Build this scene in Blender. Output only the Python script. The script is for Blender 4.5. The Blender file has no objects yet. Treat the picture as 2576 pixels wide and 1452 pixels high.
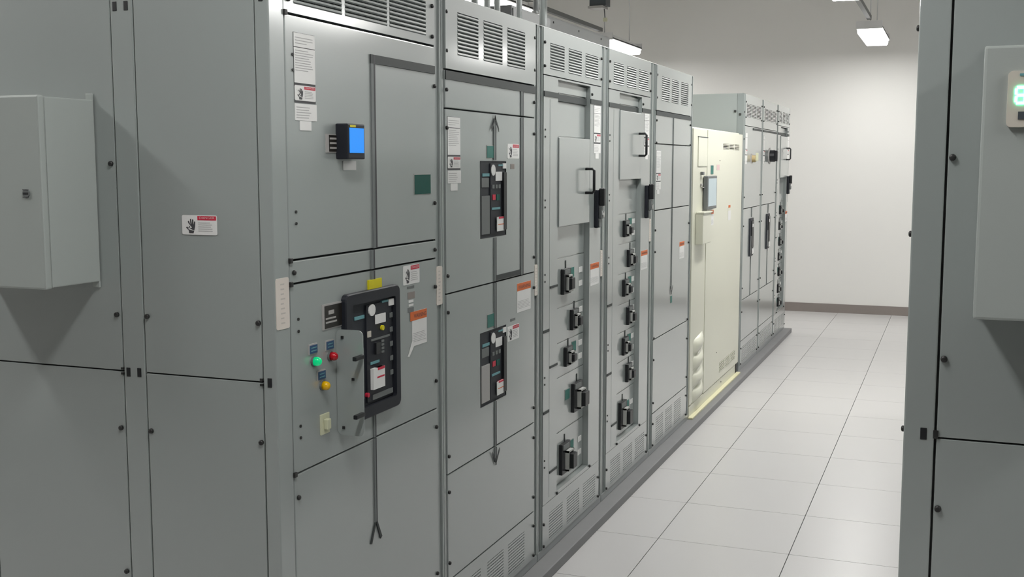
import bpy, bmesh, math, random
from mathutils import Matrix, Vector

random.seed(7)
S = bpy.context.scene
COL = S.collection

# ------------------------------------------------------------------ camera
cam_d = bpy.data.cameras.new('camera')
cam_d.sensor_width = 36.0
cam_d.lens = 2827.2 * 36.0 / 2576.0
cam_d.clip_start = 0.05
cam_d.clip_end = 60
cam = bpy.data.objects.new('camera', cam_d)
COL.objects.link(cam)
YAW, PIT, ROL = 0.374612, -0.110086, -0.000529
fw = Vector((-math.sin(YAW) * math.cos(PIT), math.cos(YAW) * math.cos(PIT), math.sin(PIT)))
rt = Vector((math.cos(YAW), math.sin(YAW), 0))
up = rt.cross(fw)
r2 = math.cos(ROL) * rt + math.sin(ROL) * up
u2 = -math.sin(ROL) * rt + math.cos(ROL) * up
M = Matrix((r2, u2, -fw)).transposed().to_4x4()
M.translation = Vector((0, 0, 1.7735))
cam.matrix_world = M
S.camera = cam

# ------------------------------------------------------------------ world, exposure
LAMP_POWER = 44.0
w = bpy.data.worlds.new('world'); S.world = w
w.use_nodes = True
w.node_tree.nodes['Background'].inputs[0].default_value = (0.8, 0.85, 0.9, 1)
w.node_tree.nodes['Background'].inputs[1].default_value = 0.01
S.view_settings.view_transform = 'Standard'
S.view_settings.look = 'None'
S.view_settings.exposure = 0.08
S.view_settings.gamma = 1.0
S.view_settings.use_curve_mapping = False
S.cycles.max_bounces = 6; S.cycles.diffuse_bounces = 4; S.cycles.glossy_bounces = 3; S.cycles.transmission_bounces = 2; S.cycles.use_light_tree = False

# ------------------------------------------------------------------ materials
MATS = {}
def mat(name, col, rough=0.5, metal=0.0, spec=0.5, emit=None, estr=0.0, noise=0.0, nscale=40.0, bump=0.0, bscale=600.0, rvar=0.0, coat=0.0):
    m = bpy.data.materials.new(name); m.use_nodes = True
    nt = m.node_tree; b = nt.nodes['Principled BSDF']
    b.inputs['Base Color'].default_value = (*col, 1)
    b.inputs['Roughness'].default_value = rough
    b.inputs['Metallic'].default_value = metal
    b.inputs['Specular IOR Level'].default_value = spec
    if coat:
        b.inputs['Coat Weight'].default_value = coat
        b.inputs['Coat Roughness'].default_value = 0.13
    if emit:
        b.inputs['Emission Color'].default_value = (*emit, 1)
        b.inputs['Emission Strength'].default_value = estr
    if noise or bump or rvar:
        tc = nt.nodes.new('ShaderNodeTexCoord')
    if noise or rvar:
        n = nt.nodes.new('ShaderNodeTexNoise'); n.inputs['Scale'].default_value = nscale
        n.inputs['Detail'].default_value = 4
        nt.links.new(tc.outputs['Object'], n.inputs['Vector'])
    if noise:
        r = nt.nodes.new('ShaderNodeMapRange')
        r.inputs['From Min'].default_value = 0.0; r.inputs['From Max'].default_value = 1.0
        r.inputs['To Min'].default_value = 1 - noise; r.inputs['To Max'].default_value = 1 + noise
        nt.links.new(n.outputs['Fac'], r.inputs['Value'])
        mx = nt.nodes.new('ShaderNodeVectorMath'); mx.operation = 'SCALE'
        mx.inputs[0].default_value = col
        nt.links.new(r.outputs['Result'], mx.inputs['Scale'])
        nt.links.new(mx.outputs['Vector'], b.inputs['Base Color'])
    if rvar:
        r = nt.nodes.new('ShaderNodeMapRange')
        r.inputs['From Min'].default_value = 0.0; r.inputs['From Max'].default_value = 1.0
        r.inputs['To Min'].default_value = rough - rvar; r.inputs['To Max'].default_value = rough + rvar
        nt.links.new(n.outputs['Fac'], r.inputs['Value'])
        nt.links.new(r.outputs['Result'], b.inputs['Roughness'])
    if bump:
        n2 = nt.nodes.new('ShaderNodeTexNoise'); n2.inputs['Scale'].default_value = bscale
        nt.links.new(tc.outputs['Object'], n2.inputs['Vector'])
        bp = nt.nodes.new('ShaderNodeBump'); bp.inputs['Strength'].default_value = bump
        bp.inputs['Distance'].default_value = 0.001
        nt.links.new(n2.outputs['Fac'], bp.inputs['Height'])
        nt.links.new(bp.outputs['Normal'], b.inputs['Normal'])
    MATS[name] = m
    return m

mat('grey', (0.283, 0.312, 0.304), 0.30, spec=1.0, coat=1.0, noise=0.012, nscale=1.5, bump=0.05, bscale=400)
mat('post', (0.222, 0.248, 0.245), 0.30, spec=0.8, coat=0.6, noise=0.012, nscale=1.5, bump=0.05, bscale=400)  # grey paint darkened for shade and reflection in the recessed posts
mat('body', (0.15, 0.16, 0.155), 0.5, noise=0.02)
mat('boxgrey', (0.335, 0.365, 0.35), 0.36, noise=0.02, nscale=3, bump=0.08, bscale=500)
mat('cream', (0.62, 0.62, 0.52), 0.33, spec=0.7, noise=0.015, nscale=3, bump=0.05, bscale=400)
mat('creamstrip', (0.70, 0.67, 0.45), 0.4, noise=0.03)
mat('inside_shade', (0.03, 0.032, 0.032), 0.7, noise=0.05)  # near-black that stands for shade behind the vent openings
mat('black', (0.010, 0.011, 0.013), 0.4, noise=0.1)
mat('bolt', (0.016, 0.016, 0.016), 0.45, noise=0.1)
mat('bezel', (0.015, 0.017, 0.023), 0.5, spec=0.3, noise=0.06)
mat('panel_dark', (0.020, 0.023, 0.030), 0.5, spec=0.3, noise=0.1, nscale=20)
mat('midgrey', (0.13, 0.14, 0.14), 0.5, noise=0.05)
mat('palegrey', (0.36, 0.35, 0.34), 0.5, noise=0.04)
mat('framegrey', (0.46, 0.47, 0.45), 0.45, noise=0.04)
mat('bus', (0.042, 0.048, 0.048), 0.5, spec=0.25, noise=0.04)
mat('busline', (0.15, 0.165, 0.165), 0.45, spec=0.4, noise=0.03)
mat('faintink', (0.47, 0.44, 0.41), 0.6, noise=0.05)
mat('white', (0.70, 0.70, 0.69), 0.45, noise=0.03, nscale=25)
mat('postlabel', (0.62, 0.57, 0.52), 0.5, noise=0.04, nscale=25)
mat('ink', (0.05, 0.05, 0.055), 0.6, noise=0.1)
mat('greyink', (0.40, 0.40, 0.40), 0.6, noise=0.05)
mat('red', (0.52, 0.012, 0.045), 0.5, noise=0.05)
mat('orange', (0.62, 0.13, 0.02), 0.5, noise=0.05)
mat('pinkish', (0.62, 0.45, 0.45), 0.5, noise=0.05)
mat('green', (0.004, 0.078, 0.062), 0.5, spec=0.2, noise=0.05)
mat('teal', (0.045, 0.165, 0.14), 0.5, spec=0.2, noise=0.05)
mat('tealink', (0.12, 0.30, 0.33), 0.5, noise=0.1)
mat('yellow', (0.62, 0.55, 0.0), 0.5, noise=0.05)
mat('blueplate', (0.03, 0.075, 0.16), 0.4, noise=0.05)
mat('nameplate', (0.016, 0.014, 0.012), 0.4, noise=0.05)
mat('screen', (0.01, 0.05, 0.15), 0.4, spec=0.1, emit=(0.03, 0.28, 0.90), estr=0.92, noise=0.02)
mat('palescreen', (0.30, 0.36, 0.38), 0.25, emit=(0.5, 0.62, 0.68), estr=0.25, noise=0.02)
mat('lampgreen', (0.0, 0.35, 0.12), 0.2, emit=(0.0, 0.60, 0.22), estr=0.55, noise=0.05)
mat('lampred', (0.40, 0.003, 0.012), 0.2, noise=0.05)
mat('lampyellow', (0.75, 0.42, 0.0), 0.2, noise=0.05)
mat('ledgreen', (0.1, 0.8, 0.4), 0.3, emit=(0.12, 1.0, 0.5), estr=16.0, noise=0.02)
mat('ivory', (0.55, 0.56, 0.40), 0.4, noise=0.05)
mat('beige', (0.52, 0.49, 0.43), 0.45, noise=0.04)
mat('steel', (0.62, 0.63, 0.63), 0.32, metal=0.9, noise=0.04)
mat('chrome', (0.5, 0.5, 0.5), 0.25, metal=1.0, noise=0.04)
mat('curb', (0.20, 0.20, 0.205), 0.6, noise=0.08, nscale=8, bump=0.1, bscale=200)
mat('tile', (0.52, 0.513, 0.51), 0.30, noise=0.015, nscale=4, bump=0.02, bscale=300, rvar=0.04)
mat('joint', (0.10, 0.10, 0.10), 0.8, noise=0.05)
mat('wall', (0.75, 0.745, 0.72), 0.75, noise=0.01, nscale=2, bump=0.08, bscale=300)
mat('wallgrey', (0.36, 0.36, 0.35), 0.8, noise=0.01)
mat('ceil', (0.80, 0.78, 0.76), 0.85, noise=0.02)
mat('baseb', (0.235, 0.205, 0.19), 0.55, noise=0.03)
mat('fixture', (0.72, 0.72, 0.72), 0.4, noise=0.02)
mat('lamp', (0.9, 0.9, 0.9), 0.5, emit=(1.0, 0.99, 0.965), estr=LAMP_POWER, noise=0.01)
mat('lampside', (0.9, 0.9, 0.9), 0.5, emit=(1.0, 0.99, 0.965), estr=LAMP_POWER * 0.14, noise=0.01)
mat('lampdim', (0.9, 0.9, 0.9), 0.5, emit=(1.0, 0.99, 0.965), estr=LAMP_POWER * 0.90, noise=0.01)  # emission turned down to keep the top of the far wall darker
mat('duct', (0.13, 0.135, 0.135), 0.5, noise=0.03)
mat('brass', (0.42, 0.33, 0.17), 0.4, noise=0.04)
mat('fork', (0.05, 0.06, 0.07), 0.5, noise=0.03)

# ------------------------------------------------------------------ mesh helpers
CACHE = {}
CEN = {}          # centre of each part in the frame of its thing

def put(name, mesh, parent, c, mt=None):
    o = bpy.data.objects.new(name, mesh); COL.objects.link(o)
    c = Vector(c)
    if parent is not None:
        o.parent = parent
        o.location = c - CEN.get(parent.name, Vector((0, 0, 0)))
        CEN[o.name] = c
    else:
        o.location = c
        CEN[o.name] = Vector((0, 0, 0))
    return o

def bm_box(bm, x0, x1, y0, y1, z0, z1):
    v = [bm.verts.new((x, y, z)) for x in (x0, x1) for y in (y0, y1) for z in (z0, z1)]
    for f in ((0, 1, 3, 2), (4, 6, 7, 5), (0, 4, 5, 1), (2, 3, 7, 6), (0, 2, 6, 4), (1, 5, 7, 3)):
        bm.faces.new([v[i] for i in f])

def finish(bm, m, name='mesh', smooth=False):
    me = bpy.data.meshes.new(name)
    bmesh.ops.recalc_face_normals(bm, faces=bm.faces)
    bm.to_mesh(me); bm.free()
    me.materials.append(MATS[m])
    if smooth:
        for p in me.polygons: p.use_smooth = True
    return me

def box(parent, name, m, x0, x1, y0, y1, z0, z1, bev=0.0):
    dx, dy, dz = round(x1 - x0, 5), round(y1 - y0, 5), round(z1 - z0, 5)
    key = ('box', dx, dy, dz, m, bev)
    if key not in CACHE:
        bm = bmesh.new()
        bm_box(bm, -dx / 2, dx / 2, -dy / 2, dy / 2, -dz / 2, dz / 2)
        if bev:
            bmesh.ops.bevel(bm, geom=bm.edges[:], offset=bev, segments=2, affect='EDGES', profile=0.6)
        CACHE[key] = finish(bm, m, name)
    return put(name, CACHE[key], parent, ((x0 + x1) / 2, (y0 + y1) / 2, (z0 + z1) / 2))

def boxes(parent, name, m, lst, kind=None):
    """several boxes of one piece as one mesh, in the thing's frame"""
    bm = bmesh.new()
    for b in lst: bm_box(bm, *b)
    o = put(name, finish(bm, m, name), parent, (0, 0, 0))
    if parent is not None:
        o.location = -CEN.get(parent.name, Vector((0, 0, 0)))
    if kind: o['kind'] = kind
    return o

def plate(parent, name, m, x0, x1, y0, y1, z0, z1, holes, bev=0.0):
    """sheet with rectangular holes (y0,y1,z0,z1)"""
    ys = sorted({y0, y1, *[h[0] for h in holes], *[h[1] for h in holes]})
    zs = sorted({z0, z1, *[h[2] for h in holes], *[h[3] for h in holes]})
    def inhole(y, z): return any(h[0] < y < h[1] and h[2] < z < h[3] for h in holes)
    bm = bmesh.new()
    V = {}
    def v(x, y, z):
        k = (round(x, 5), round(y, 5), round(z, 5))
        if k not in V: V[k] = bm.verts.new(k)
        return V[k]
    ny, nz = len(ys) - 1, len(zs) - 1
    solid = [[not inhole((ys[i] + ys[i + 1]) / 2, (zs[j] + zs[j + 1]) / 2) for j in range(nz)] for i in range(ny)]
    def S_(i, j): return 0 <= i < ny and 0 <= j < nz and solid[i][j]
    for i in range(ny):
        for j in range(nz):
            if not solid[i][j]: continue
            a, b, c, d = ys[i], ys[i + 1], zs[j], zs[j + 1]
            for x in (x0, x1):
                bm.faces.new([v(x, a, c), v(x, b, c), v(x, b, d), v(x, a, d)])
            if not S_(i - 1, j): bm.faces.new([v(x0, a, c), v(x1, a, c), v(x1, a, d), v(x0, a, d)])
            if not S_(i + 1, j): bm.faces.new([v(x0, b, c), v(x1, b, c), v(x1, b, d), v(x0, b, d)])
            if not S_(i, j - 1): bm.faces.new([v(x0, a, c), v(x1, a, c), v(x1, b, c), v(x0, b, c)])
            if not S_(i, j + 1): bm.faces.new([v(x0, a, d), v(x1, a, d), v(x1, b, d), v(x0, b, d)])
    me = finish(bm, m, name)
    c = Vector(((x0 + x1) / 2, (y0 + y1) / 2, (z0 + z1) / 2))
    me.transform(Matrix.Translation(-c))
    return put(name, me, parent, c)

def prism(parent, name, m, pts, x0, x1, key=None):
    """polygon in (y,z) extruded along x"""
    cy = sum(p[0] for p in pts) / len(pts); cz = sum(p[1] for p in pts) / len(pts)
    k = ('prism', key, m) if key else None
    if k is None or k not in CACHE:
        bm = bmesh.new()
        a = [bm.verts.new((x0 - (x0 + x1) / 2, p[0] - cy, p[1] - cz)) for p in pts]
        b = [bm.verts.new((x1 - (x0 + x1) / 2, p[0] - cy, p[1] - cz)) for p in pts]
        bm.faces.new(a); bm.faces.new(b)
        n = len(pts)
        for i in range(n): bm.faces.new([a[i], a[(i + 1) % n], b[(i + 1) % n], b[i]])
        me = finish(bm, m, name)
        if k: CACHE[k] = me
    else: me = CACHE[k]
    return put(name, me, parent, ((x0 + x1) / 2, cy, cz))

def rrect(y0, y1, z0, z1, r, n=4):
    out = []
    for (cy, cz, a0) in ((y1 - r, z1 - r, 0), (y0 + r, z1 - r, 90), (y0 + r, z0 + r, 180), (y1 - r, z0 + r, 270)):
        for i in range(n + 1):
            a = math.radians(a0 + 90 * i / n)
            out.append((cy + r * math.cos(a), cz + r * math.sin(a)))
    return out

def ring(parent, name, m, outer, inner, x0, x1, lip=0.004):
    """frame between two outlines with equal point counts, its outer edge rounded over"""
    n = len(outer); bm = bmesh.new()
    cy = sum(p[0] for p in outer) / n; cz = sum(p[1] for p in outer) / n; cx = (x0 + x1) / 2
    def loop(pts, x, k=0.0):
        out = []
        for (y, z) in pts:
            dy, dz = cy - y, cz - z; d = math.hypot(dy, dz)
            out.append(bm.verts.new((x - cx, y - cy + dy / d * k, z - cz + dz / d * k)))
        return out
    L = [loop(outer, x0), loop(outer, x1 - lip), loop(outer, x1, lip), loop(inner, x1), loop(inner, x0)]
    for a, b in zip(L, L[1:] + L[:1]):
        for i in range(n): bm.faces.new([a[i], a[(i + 1) % n], b[(i + 1) % n], b[i]])
    return put(name, finish(bm, m, name), parent, (cx, cy, cz))

def disc(parent, name, m, y, z, ry, rz, x0, x1, n=14, dome=0.0):
    """round piece with axis along x"""
    key = ('disc', ry, rz, round(x1 - x0, 5), m, n, dome)
    if key not in CACHE:
        bm = bmesh.new(); h = (x1 - x0)
        rings = [(-h / 2, 1.0), (h / 2, 1.0)]
        if dome:
            rings += [(h / 2 + dome * math.sin(t), math.cos(t)) for t in (0.45, 0.9, 1.25)]
        R = []
        for (xx, s) in rings:
            R.append([bm.verts.new((xx, ry * s * math.cos(2 * math.pi * i / n), rz * s * math.sin(2 * math.pi * i / n))) for i in range(n)])
        for a, b in zip(R, R[1:]):
            for i in range(n): bm.faces.new([a[i], a[(i + 1) % n], b[(i + 1) % n], b[i]])
        bm.faces.new(R[0]); bm.faces.new(R[-1])
        CACHE[key] = finish(bm, m, name, smooth=bool(dome))
    return put(name, CACHE[key], parent, ((x0 + x1) / 2, y, z))

def tube(parent, name, m, pts, r, n=8):
    bm = bmesh.new()
    pts = [Vector(p) for p in pts]; rings = []
    for i, p in enumerate(pts):
        d = (pts[min(i + 1, len(pts) - 1)] - pts[max(i - 1, 0)]).normalized()
        a = d.orthogonal().normalized(); b = d.cross(a)
        if rings:   # keep the frame from twisting
            a = (pa - d * pa.dot(d)).normalized(); b = d.cross(a)
        pa = a
        rings.append([bm.verts.new(p + r * (math.cos(2 * math.pi * k / n) * a + math.sin(2 * math.pi * k / n) * b)) for k in range(n)])
    for p, q in zip(rings, rings[1:]):
        for k in range(n): bm.faces.new([p[k], p[(k + 1) % n], q[(k + 1) % n], q[k]])
    bm.faces.new(rings[0]); bm.faces.new(rings[-1])
    me = finish(bm, m, name, smooth=True)
    c = sum(pts, Vector()) / len(pts)
    me.transform(Matrix.Translation(-c))
    return put(name, me, parent, c)

def text(parent, name, m, s, y0, y1, z0, z1, x):
    """flat lettering fitted to a rectangle on a face that looks along +x"""
    key = ('text', s, m)
    if key not in CACHE:
        cu = bpy.data.curves.new('lettering', 'FONT'); cu.body = s
        cu.resolution_u = 2
        to = bpy.data.objects.new('lettering_source', cu); COL.objects.link(to)
        dg = bpy.context.evaluated_depsgraph_get()
        me = bpy.data.meshes.new_from_object(to.evaluated_get(dg))
        bpy.data.objects.remove(to); bpy.data.curves.remove(cu)
        xs = [v.co.x for v in me.vertices]; ys = [v.co.y for v in me.vertices]
        mnx, mxx, mny, mxy = min(xs), max(xs), min(ys), max(ys)
        for v in me.vertices:
            a = (v.co.x - mnx) / (mxx - mnx) - 0.5; b = (v.co.y - mny) / (mxy - mny) - 0.5
            v.co = (0, a, b)
        me.materials.clear(); me.materials.append(MATS[m])
        CACHE[key] = me
    o = put(name, CACHE[key], parent, (x, (y0 + y1) / 2, (z0 + z1) / 2))
    o.scale = (1, y1 - y0, z1 - z0)
    return o

def lines(parent, m, y0, y1, z0, z1, n, x, fill=0.45, seed=0, name='print'):
    rnd = random.Random(seed)
    p = (z1 - z0) / n; L = []
    for i in range(n):
        zc = z1 - (i + 0.5) * p
        e = y0 + (y1 - y0) * rnd.uniform(0.62, 1.0)
        L.append((x - 0.0002, x + 0.0002, y0, e, zc - p * fill / 2, zc + p * fill / 2))
    return boxes(parent, name, m, L)

def thing(name, label, cat, loc=(0, 0, 0), rz=0.0, group=None):
    o = bpy.data.objects.new(name, None); COL.objects.link(o)
    o.location = loc; o.rotation_euler = (0, 0, rz); o.empty_display_size = 0.1
    o['label'] = label; o['category'] = cat
    if group: o['group'] = group
    CEN[o.name] = Vector((0, 0, 0))
    return o

def struct(name, m, x0, x1, y0, y1, z0, z1, label, cat):
    o = box(None, name, m, x0, x1, y0, y1, z0, z1)
    o['kind'] = 'structure'; o['label'] = label; o['category'] = cat
    return o

# ------------------------------------------------------------------ the room
WX0, WX1, WY0, WY1, CZ = -5.4, 4.6, -9.0, 13.88, 4.4
fl = struct('floor', 'joint', WX0, WX1, WY0, WY1, -0.10, -0.010, 'white raised access floor of square tiles with thin dark joints', 'floor')
TS = 0.6096
X_LINE, Y_LINE = -1.2524, 5.091
tx0 = X_LINE - TS; nxt = 4
ty0 = Y_LINE - 10 * TS; nyt = 25
FC = CEN['floor'] = Vector(fl.location)
for i in range(nxt):
    for j in range(nyt):
        y0 = ty0 + j * TS; y1 = min(y0 + TS, WY1 - 0.001)
        if y1 - y0 < 0.05: continue
        box(fl, 'floor_tile', 'tile', tx0 + i * TS + 0.0018, tx0 + (i + 1) * TS - 0.0018, y0 + 0.0016, y1 - 0.0016, -0.012, 0.0)
# the rest of the floor, away from the aisle
boxes(fl, 'floor_field', 'tile', [
    (WX0, tx0, WY0, WY1, -0.011, 0.0), (tx0 + nxt * TS, WX1, WY0, WY1, -0.011, 0.0),
    (tx0, tx0 + nxt * TS, WY0, ty0, -0.011, 0.0)])
struct('wall_back', 'wall', WX0 - 0.15, WX1 + 0.15, WY1, WY1 + 0.15, -0.1, CZ, 'plain off-white wall at the far end of the aisle', 'wall')
struct('wall_left', 'wall', WX0 - 0.15, WX0, WY0, WY1, -0.1, CZ, 'plain off-white side wall behind the long cabinet row', 'wall')
struct('wall_right', 'wall', WX1, WX1 + 0.15, WY0, WY1, -0.1, CZ, 'plain off-white side wall beyond the short cabinet row', 'wall')
struct('wall_front', 'wallgrey', WX0 - 0.15, WX1 + 0.15, WY0 - 0.15, WY0, -0.1, CZ, 'plain grey wall behind the viewer', 'wall')
struct('ceiling', 'ceil', WX0 - 0.15, WX1 + 0.15, WY0 - 0.15, WY1 + 0.15, CZ, CZ + 0.1, 'high dim grey ceiling above the hanging lights', 'ceiling')
struct('baseboard_back', 'baseb', WX0, WX1, WY1 - 0.014, WY1, 0.0, 0.105, 'brown-grey rubber baseboard along the far wall', 'baseboard')
struct('baseboard_left', 'baseb', WX0, WX0 + 0.014, WY0, WY1 - 0.014, 0.0, 0.105, 'brown-grey rubber baseboard behind the long cabinet row', 'baseboard')
struct('baseboard_right', 'baseb', WX1 - 0.014, WX1, WY0, WY1 - 0.014, 0.0, 0.105, 'brown-grey rubber baseboard beyond the short cabinet row', 'baseboard')

# plinths under the two rows
CURB = 0.045
XF = -1.63            # front plane of the long row
XR = -0.082           # front plane of the short row
YE = 2.467            # plane of the near ends
DEP = 1.06
o = box(None, 'equipment_plinth', 'curb', XF - DEP - 0.02, -1.556, YE - 0.02, 12.06, 0, CURB, 0.004)
o['label'] = 'low grey plinth strip under the long row of cabinets'; o['category'] = 'plinth'
o = box(None, 'equipment_plinth', 'curb', XR - 0.02, XR + DEP + 0.02, YE - 0.02, 8.36, 0, CURB, 0.004)
o['label'] = 'low grey plinth under the short cabinet row across the aisle'; o['category'] = 'plinth'

# ------------------------------------------------------------------ strip lights
def strip_light(x, y1, zb, label, group, n=1, lamp='lamp'):
    """hanging reflector fixture, n lamps of 1.22 m in tandem"""
    L = 0.61 * n
    t = thing('strip_light', label, 'light', (x, y1 - L, zb), 0, group)
    for k in range(n):
        ya = -L + 1.22 * k
        # shallow lens, only just proud of the reflector rim
        bm = bmesh.new()
        sec = [(-0.118, 0.062), (-0.112, 0.010), (-0.100, 0.0), (0.100, 0.0), (0.112, 0.010), (0.118, 0.062)]
        p = [bm.verts.new((q[0], ya + 0.02, q[1])) for q in sec]; r = [bm.verts.new((q[0], ya + 1.20, q[1])) for q in sec]
        side = [bm.faces.new(p), bm.faces.new(r)]
        for i in range(6):
            f = bm.faces.new([p[i], p[(i + 1) % 6], r[(i + 1) % 6], r[i]])
            if i != 2: side.append(f)
        for f in side: f.material_index = 1
        me = finish(bm, lamp, 'lens'); me.materials.append(MATS['lampside'])
        put('lens', me, t, (0, 0, 0))
    boxes(t, 'reflector', 'fixture', [(-0.126, -0.119, -L, L, 0.058, 0.075), (0.119, 0.126, -L, L, 0.058, 0.075), (-0.126, 0.126, -L, L, 0.066, 0.075)])
    box(t, 'housing', 'fixture', -0.075, 0.075, -L, L, 0.075, 0.125, 0.004)
    for s in (-1, 1):
        box(t, 'end_cap', 'fixture', -0.126, 0.126, s * L - 0.008, s * L + 0.008, 0.050, 0.128, 0.002)
        tube(t, 'hanger_rod', 'steel', [(0, s * (L - 0.11), 0.125), (0, s * (L - 0.11), CZ - zb)], 0.006, 6)
    return t

# aisle row, row behind the long cabinets, row beyond the short cabinets
ROWS = [(-0.86, 'over the aisle'), (-3.63, 'behind the long cabinet row'), (1.92, 'beyond the short cabinet row')]
POS = ['nearest the far wall', 'second from the far wall', 'third from the far wall', 'nearest the viewer']
for rx, rn in ROWS:
    for k in range(4):
        strip_light(rx, 13.10 - 3.66 * k, 3.06, 'white hanging strip light ' + rn + ', ' + POS[k], 'hanging strip lights', 2 if k == 1 else 1, 'lampdim' if k == 0 else 'lamp')
    t = thing('lighting_channel', 'thin grey channel joining the hanging lights ' + rn, 'channel', (rx, 0, 3.215))
    for k in range(3):
        ya = 13.10 - 3.66 * (k + 1); yb = 13.10 - 3.66 * k - (2.44 if k == 1 else 1.22)
        box(t, 'channel_length', 'duct', -0.021, 0.021, ya + 0.02, yb - 0.02, -0.02, 0.02)

# ------------------------------------------------------------------ cabinet parts
def bolt(t, y, z, x=0.0, r=0.0068):
    return disc(t, 'bolt', 'bolt', y, z, r, r, x - 0.001, x + 0.005, 10, dome=0.003)

def screw(t, y, z, x=0.0):
    return disc(t, 'screw', 'bolt', y, z, 0.0045, 0.0045, x - 0.001, x + 0.003, 6)

def vent(t, name, cols, z0, z1, y0, y1, zb0, zb1, x1=0.0, rows=11, tilt=True, single=True, m='grey'):
    """panel with openings, a slat in every row of every opening, a screen of thin bars behind"""
    holes = [(a, b, z0, z1) for a, b in cols]
    plate(t, name, m, x1 - 0.03, x1, y0, y1, zb0, zb1, holes)
    p = (z1 - z0) / rows
    bars = []; J = []
    for a, b in cols:
        n = max(4, int((b - a) / (0.0075 if tilt else 0.0105)))
        for i in range(n):
            yc = a + (i + 0.5) * (b - a) / n
            bars.append((x1 - 0.0125, x1 - 0.0105, yc - 0.0016, yc + 0.0016, z0, z1) if tilt else (x1 - 0.005, x1 - 0.0006, yc - 0.0022, yc + 0.0022, z0, z1))
        for r in range(rows):
            zc = z0 + (r + 0.42) * p
            if single:
                o = box(t, 'louver_slat', m, x1 - 0.006, x1 + 0.0, a - 0.0005, b + 0.0005, zc - p * 0.27, zc + p * 0.27)
                if tilt:
                    o.rotation_euler = (0, -0.5, 0); o.location.x += 0.001
            else:
                J.append((x1 - 0.006, x1 + 0.0015, a, b, zc - p * 0.27, zc + p * 0.27))
    if J:
        boxes(t, 'louver_field', m, J, 'stuff')
    s = boxes(t, 'vent_screen', m, bars, 'stuff')
    box(t, 'vent_shade', 'inside_shade', x1 - 0.029, x1 - 0.026, y0 + 0.01, y1 - 0.01, max(z0 - 0.01, zb0 + 0.002), min(z1 + 0.01, zb1 - 0.002))  # dark sheet standing for the shaded space behind the slats

def hand(parent, y0, y1, z0, z1, x):
    """black hand with a lightning stroke, as on shock-hazard labels"""
    P = [(0.38, 0.02), (0.72, 0.02), (0.80, 0.25), (0.86, 0.48), (0.88, 0.80), (0.80, 0.82), (0.75, 0.58), (0.73, 0.94), (0.64, 0.95), (0.62, 0.60),
         (0.56, 0.99), (0.47, 0.97), (0.50, 0.58), (0.38, 0.86), (0.30, 0.82), (0.38, 0.50), (0.38, 0.38), (0.22, 0.46), (0.14, 0.40), (0.36, 0.20)]
    pts = [(y0 + a * (y1 - y0), z0 + b * (z1 - z0)) for a, b in P]
    prism(parent, 'pictogram', 'ink', pts, x, x + 0.0004)
    Q = [(0.02, 0.88), (0.10, 0.94), (0.62, 0.40), (0.40, 0.36), (0.92, 0.14), (0.30, 0.30), (0.50, 0.44)]
    pts = [(y0 + a * (y1 - y0), z0 + b * (z1 - z0)) for a, b in Q]
    prism(parent, 'lightning_stroke', 'white', pts, x + 0.0003, x + 0.0007)

def danger(t, y0, y1, z0, z1, x=0.0, lab='white danger label with a red header and a black hand', full=True):
    p = prism(t, 'danger_label', 'white', rrect(y0, y1, z0, z1, 0.004, 2), x, x + 0.0012)
    p['label'] = lab
    ym = y0 + 0.45 * (y1 - y0); zm = z1 - 0.25 * (z1 - z0)
    box(p, 'red_header', 'red', x + 0.0012, x + 0.0016, ym, y1 - 0.002, zm, z1 - 0.002)
    text(p, 'lettering', 'pinkish', 'DANGER', ym + 0.006, y1 - 0.006, zm + 0.25 * (z1 - zm), z1 - 0.30 * (z1 - zm), x + 0.0019)
    if full:
        hand(p, y0 + 0.06 * (y1 - y0), ym - 0.02 * (y1 - y0), z0 + 0.06 * (z1 - z0), z1 - 0.18 * (z1 - z0), x + 0.0012)
    lines(p, 'greyink', ym + 0.002, y1 - 0.006, z0 + 0.15 * (z1 - z0), zm - 0.08 * (z1 - z0), 5, x + 0.0014, 0.35, 3)
    return p

def warning(t, y0, y1, z0, z1, x=0.0, peel=False):
    p = box(t, 'warning_label', 'white', x, x + 0.0012, y0, y1, z0, z1)
    p['label'] = 'white warning label with an orange header'
    zm = z1 - 0.26 * (z1 - z0)
    box(p, 'orange_header', 'orange', x + 0.0012, x + 0.0016, y0 - (0.014 if peel else 0), y1, zm, z1)
    text(p, 'lettering', 'ink', 'WARNING', y0 + 0.012, y1 - 0.006, zm + 0.25 * (z1 - zm), z1 - 0.3 * (z1 - zm), x + 0.0019)
    lines(p, 'greyink', y0 + 0.006, y1 - 0.006, z0 + 0.1 * (z1 - z0), zm - 0.04, 6, x + 0.0014, 0.25, 5)
    if peel:
        prism(p, 'peeling_corner', 'white', [(y0 + 0.012, z0 + 0.004), (y0, z0 + 0.02), (y0 - 0.035, z0 - 0.028), (y0 - 0.026, z0 - 0.03)], x + 0.001, x + 0.003)
    return p

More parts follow.
